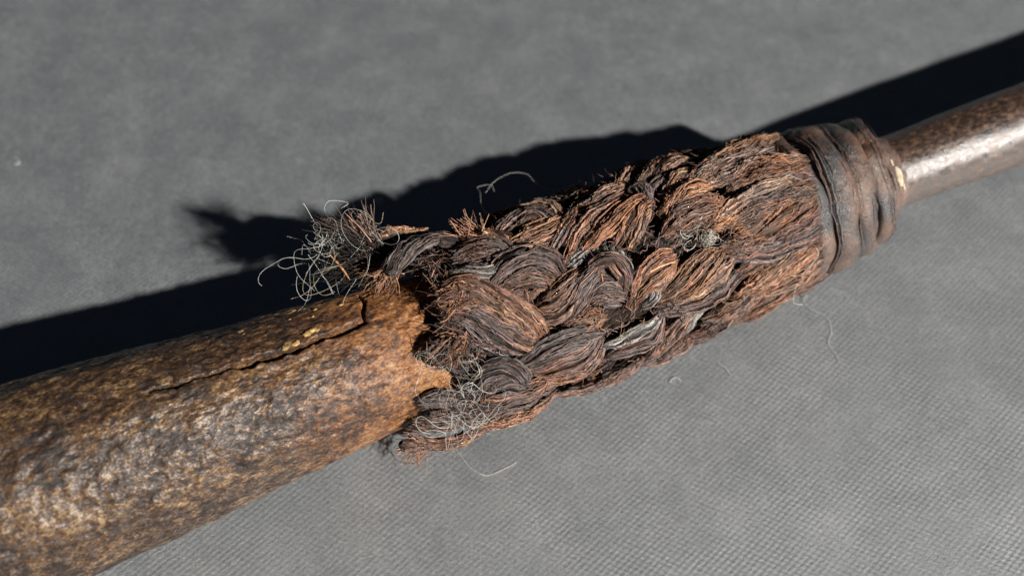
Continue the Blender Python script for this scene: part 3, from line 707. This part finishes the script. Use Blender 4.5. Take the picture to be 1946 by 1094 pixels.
def frayed_bundle(name, base, tips, n, pal, parent, seed, rad=0.015, spread=0.07):
    """fibres that leave one root and splay towards several tips (shaft coordinates)"""
    r = np.random.default_rng(seed); m = 12; u = np.linspace(0, 1, m)[None, :, None]
    base = np.array(base); tips = np.array(tips, float)
    k = r.integers(0, len(tips), n); ln = r.uniform(0.55, 1.05, (n, 1))
    t = base + (tips[k] - base) * ln + r.normal(0, spread * 1.6, (n, 3))
    b0 = base + r.normal(0, spread, (n, 3))
    midp = (b0 + t) / 2 + r.normal(0, spread, (n, 3))
    P = (b0[:, None] * (1 - u) ** 2 + 2 * midp[:, None] * u * (1 - u) + t[:, None] * u ** 2)
    P = P + 0.012 * np.cumsum(r.normal(size=P.shape), 1)
    V, Q, C = tubes(P, rad * r.uniform(0.6, 1.3, (n, 1)) * (1.15 - 0.7 * u[..., 0]), fibre_cols(pal, n, r))
    return mesh_obj(name, V, Q, M_FIBRE, parent, np.clip(C, 0.004, 0.8))

frayed_bundle('frayed_end', (-2.75, 1.75, 1.75), [(-3.15, 2.75, 2.50), (-2.75, 2.72, 2.45), (-2.95, 2.6, 2.3)], 75, ['t', 'd', 'g', 't'], lashing, 411, 0.015, 0.10)['label'] = 'upright tan tuft of split fibres'
frayed_bundle('frayed_end', (-2.5, 1.5, 1.7), [(-3.7, 2.3, 2.2), (-3.4, 2.3, 2.3), (-4.1, 2.0, 1.7), (-3.9, 1.7, 1.2), (-3.5, 1.8, 1.5)], 300, ['k', 'k', 'k'], lashing, 412, 0.013, 0.20)  # near-black fibres added inside the hair ball to fill out its cast shadow
frayed_bundle('frayed_end', (-2.1, 2.2, 0.9), [(-3.6, 2.6, 1.0), (-3.3, 2.9, 1.5), (-3.8, 2.4, 1.5), (-3.0, 2.9, 0.6), (-4.0, 2.2, 0.8)], 320, ['k', 'k', 'k'], lashing, 415, 0.015, 0.22)  # near-black fibres behind the lashing, added to close a gap in the shadow
frayed_bundle('frayed_end', (-2.9, 2.15, 1.9), [(-3.75, 2.75, 2.55), (-3.6, 2.55, 2.4)], 110, ['k', 'k', 'd'], lashing, 418, 0.014, 0.07)  # dark spike of fibres added to darken the tip of the tuft's shadow
frayed_bundle('frayed_end', (-2.6, 1.15, 1.9), [(-3.15, 0.95, 1.6), (-3.0, 0.7, 1.65), (-3.3, 1.2, 1.7)], 130, ['o', 'o', 'd', 't'], lashing, 413, 0.013, 0.10)
frayed_bundle('frayed_end', (-3.2, -1.95, -1.35), [(-3.75, -2.05, -1.55), (-3.6, -2.2, -1.75), (-3.85, -1.9, -1.35), (-3.5, -2.1, -1.7)], 40, ['r', 'r', 'd', 'o'], lashing, 414, 0.013, 0.12)

frayed_bundle('frayed_end', (-1.45, -0.55, 2.26), [(-1.95, -0.40, 2.30), (-1.98, -0.72, 2.22), (-1.90, -0.90, 2.14)], 90, ['o', 'd', 'd', 'r'], lashing, 416, 0.014, 0.11)['label'] = 'rusty brown cut strand end at the socket edge'
frayed_bundle('frayed_end', (-1.95, -1.35, 1.80), [(-2.45, -1.40, 1.78), (-2.35, -1.75, 1.50), (-2.40, -1.60, 1.62)], 90, ['o', 'd', 'd', 'k'], lashing, 417, 0.015, 0.12)

# ------------------------------------------------------------------ pale hairs
YC, YS = math.cos(YAW), math.sin(YAW)
def to_world(P):
    P = np.asarray(P, float); x, y, z = P[..., 0], P[..., 1], P[..., 2]
    return np.stack([ORIGIN.x + x * YC - y * YS, ORIGIN.y + x * YS + y * YC, ORIGIN.z + z], -1)

HAIR_COL = np.array([[0.66, 0.65, 0.59], [0.52, 0.52, 0.49], [0.46, 0.39, 0.27], [0.74, 0.73, 0.68]])

def curly(n, m, centre, radii, length, seed, curl=0.5, pull=0.5):
    """smooth random hairs that keep turning back into an ellipsoid; shaft coordinates"""
    r = np.random.default_rng(seed)
    centre = np.array(centre); radii = np.array(radii)
    p = centre + radii * r.normal(0, 0.55, (n, 3))
    d = r.normal(size=(n, 3)); d /= np.linalg.norm(d, axis=1, keepdims=True)
    w = r.normal(size=(n, 3)) * curl
    step = (r.uniform(*length, n) / m)[:, None]
    out = np.zeros((n, m, 3))
    for j in range(m):
        out[:, j] = p
        w = 0.93 * w + 0.30 * curl * r.normal(size=(n, 3))
        d = d + np.cross(w, d) * step * 8
        off = (p - centre) / radii; far = np.clip(np.linalg.norm(off, axis=1, keepdims=True) - 0.8, 0, 2)
        d = d - pull * far * off * step * 4
        d /= np.linalg.norm(d, axis=1, keepdims=True)
        p = p + d * step
    return out

def hair_obj(name, local_paths, rad, seed, label, category='hair', group=None, extra=None):
    r = np.random.default_rng(seed); parts = []
    for P in local_paths:
        n, m, _ = P.shape
        c = HAIR_COL[r.integers(0, 4, n)] * np.exp(r.normal(0, 0.2, (n, 1)))
        parts.append(tubes(P, rad * r.uniform(0.7, 1.3, (n, 1)) * np.ones((1, m)), c))
    V, Q, C = join(parts)
    V = to_world(V); base = V.mean(0); base[2] = V[:, 2].min()
    o = mesh_obj(name, V - base, Q, M_HAIR, None, np.clip(C, 0, 0.85))
    o.location = base
    return tag(o, label, category, group)

def guided(pts, n=40): return resample(np.array(pts, float), n)[None]

hair_obj('hair_tangle', [curly(20, 46, (-3.70, 2.15, 2.05), (1.0, 0.75, 0.65), (1.2, 3.6), 501, 0.17, 0.3),
                         curly(22, 30, (-3.75, 2.25, 2.15), (0.30, 0.26, 0.26), (0.7, 1.6), 502, 0.6),
                         curly(9, 40, (-3.3, 1.9, 1.8), (0.9, 0.6, 0.5), (1.2, 3.0), 504, 0.22, 0.3),
                         guided([(-3.3, 2.0, 1.7), (-3.8, 1.6, 1.4), (-4.6, 1.5, 1.4), (-4.65, 1.8, 1.5), (-4.1, 2.2, 1.8), (-3.4, 2.0, 1.9)]),
                         guided([(-3.5, 2.5, 2.3), (-3.6, 2.9, 2.5), (-3.4, 3.15, 2.5), (-3.0, 3.0, 2.4), (-3.2, 2.9, 2.4)]),
                         guided([(-2.9, 2.3, 2.0), (-2.5, 2.3, 1.9), (-2.3, 2.0, 1.8), (-2.1, 1.7, 1.8)]),
                         guided([(-3.9, 1.6, 1.5), (-3.95, 1.25, 1.4), (-3.9, 0.9, 1.75)]),
                         guided([(-4.5, 1.7, 1.5), (-4.75, 1.4, 1.3), (-5.0, 1.0, 1.65)])],
         0.0036, 503, 'airy ball of pale grey hairs caught on the frayed rope end above the black shadow')

hair_obj('hair_tangle', [curly(15, 40, (-2.35, -1.80, 1.45), (0.50, 0.34, 0.26), (0.8, 2.2), 511, 0.4, 0.35),
                         curly(12, 40, (-2.15, -2.25, 0.85), (0.50, 0.20, 0.36), (0.8, 2.6), 512, 0.42),
                         curly(15, 40, (-2.35, -2.42, 0.05), (0.60, 0.18, 0.36), (1.0, 3.0), 513, 0.35, 0.35),
                         guided([(-2.7, -1.7, 1.5), (-2.95, -1.55, 1.6), (-2.9, -1.3, 1.75), (-2.6, -1.4, 1.8)]),
                         guided([(-2.0, -1.6, 1.7), (-1.75, -1.75, 1.65), (-1.7, -2.0, 1.35), (-1.75, -2.3, 0.9), (-2.0, -2.4, 0.7)])],
         0.0034, 514, 'curly cream hair clump spilling over the lower frayed edge beside the rust')

hair_obj('hair_tangle', [curly(45, 26, (4.62, -1.22, 2.02), (0.10, 0.09, 0.07), (0.2, 0.5), 521, 1.2),
                         curly(9, 26, (4.35, -1.1, 2.08), (0.45, 0.25, 0.10), (0.6, 1.6), 522, 0.35)],
         0.0055, 523, 'small white fluff knot in a gap in the middle of the plait')

def single_hair(pts, label, rad, seed, name='loose_hair', world_pts=False):
    P = resample(np.array(pts, float), 44)
    r = np.random.default_rng(seed)
    V, Q, C = tubes(P[None], rad * np.ones((1, 44)), np.array([[0.62, 0.60, 0.55]]), 5)
    if not world_pts: V = to_world(V)
    base = V.mean(0); base[2] = V[:, 2].min()
    o = mesh_obj(name, V - base, Q, M_HAIR, None, C); o.location = base
    return tag(o, label, 'hair')

single_hair([(0.25, 1.95, 1.45), (0.30, 2.6, 1.1), (0.55, 3.3, 0.75), (0.62, 3.65, 0.55), (0.95, 3.55, 0.6), (0.95, 3.3, 0.6)], 'thin looped hair rising off the top edge of the lashing near its left', 0.004, 1)
single_hair([(0.72, 3.35, 0.6), (1.1, 3.65, 0.55), (1.6, 3.75, 0.55), (2.0, 3.55, 0.55), (2.1, 3.15, 0.55), (2.4, 2.75, 0.55), (2.75, 2.65, 0.5)], 'wavy white hair floating over the black shadow above the lashing', 0.0034, 2)
single_hair([(6.9, -2.0, 1.15), (7.2, -1.75, 1.2), (7.45, -2.1, 0.95), (6.9, -2.3, 0.45), (6.75, -2.5, -0.2), (7.2, -2.45, -0.7)], 'curled blond hair looped on the right end of the lashing', 0.006, 3)
single_hair([(8.30, 1.45, 0.05), (8.15, 1.25, 0.04), (8.35, 0.95, 0.02), (8.72, 0.70, 0.02), (8.78, 0.25, 0.02), (8.62, -0.15, 0.02), (8.78, -0.5, 0.02), (8.80, -0.72, 0.02)], 'long wavy white hair lying on the cloth below the right end of the lashing', 0.006, 4, world_pts=True)
single_hair([(-1.60, -3.15, 0.02), (-1.35, -3.45, 0.02), (-1.05, -3.85, 0.02), (-0.65, -4.05, 0.02), (-0.25, -3.9, 0.02), (0.10, -3.70, 0.02)], 'faint pale hair curving across the cloth under the lower frayed end', 0.006, 5, world_pts=True)
single_hair([(-15.32, 6.62, 0.03), (-15.15, 6.45, 0.05), (-15.08, 6.36, 0.04), (-15.22, 6.30, 0.03)], 'tiny hooked white lint fibre alone on the cloth at the far left', 0.011, 6, 'lint_fibre', True)
single_hair([(-2.62, -3.58, 0.02), (-2.52, -3.68, 0.03), (-2.44, -3.74, 0.02)], 'short white lint speck on the cloth just under the rope tail', 0.010, 7, 'lint_fibre', True)
single_hair([(4.2, -1.35, 0.02), (4.35, -1.22, 0.04), (4.5, -1.30, 0.02)], 'small pale curl of lint on the cloth below the middle of the lashing', 0.009, 8, 'lint_fibre', True)
single_hair([(5.55, -0.75, 0.02), (5.75, -0.95, 0.03), (5.85, -1.15, 0.02)], 'short straight lint thread on the cloth right of the pale lint curl', 0.008, 9, 'lint_fibre', True)

def build_splinter():
    P = resample(np.array([(-3.85, 2.0, 2.0), (-3.70, 1.7, 1.8), (-3.60, 1.4, 1.6)]), 12)
    V, Q, C = tubes(P[None], (0.035 * np.sin(np.linspace(0.25, 2.9, 12)))[None], np.array([[0.45, 0.22, 0.10]]), 5)
    V = to_world(V); base = V.mean(0); base[2] = V[:, 2].min()
    o = mesh_obj('wood_splinter', V - base, Q, M_FIBRE, None, C); o.location = base
    tag(o, 'thin orange brown splinter hanging in the ball of pale hairs', 'splinter')
build_splinter()
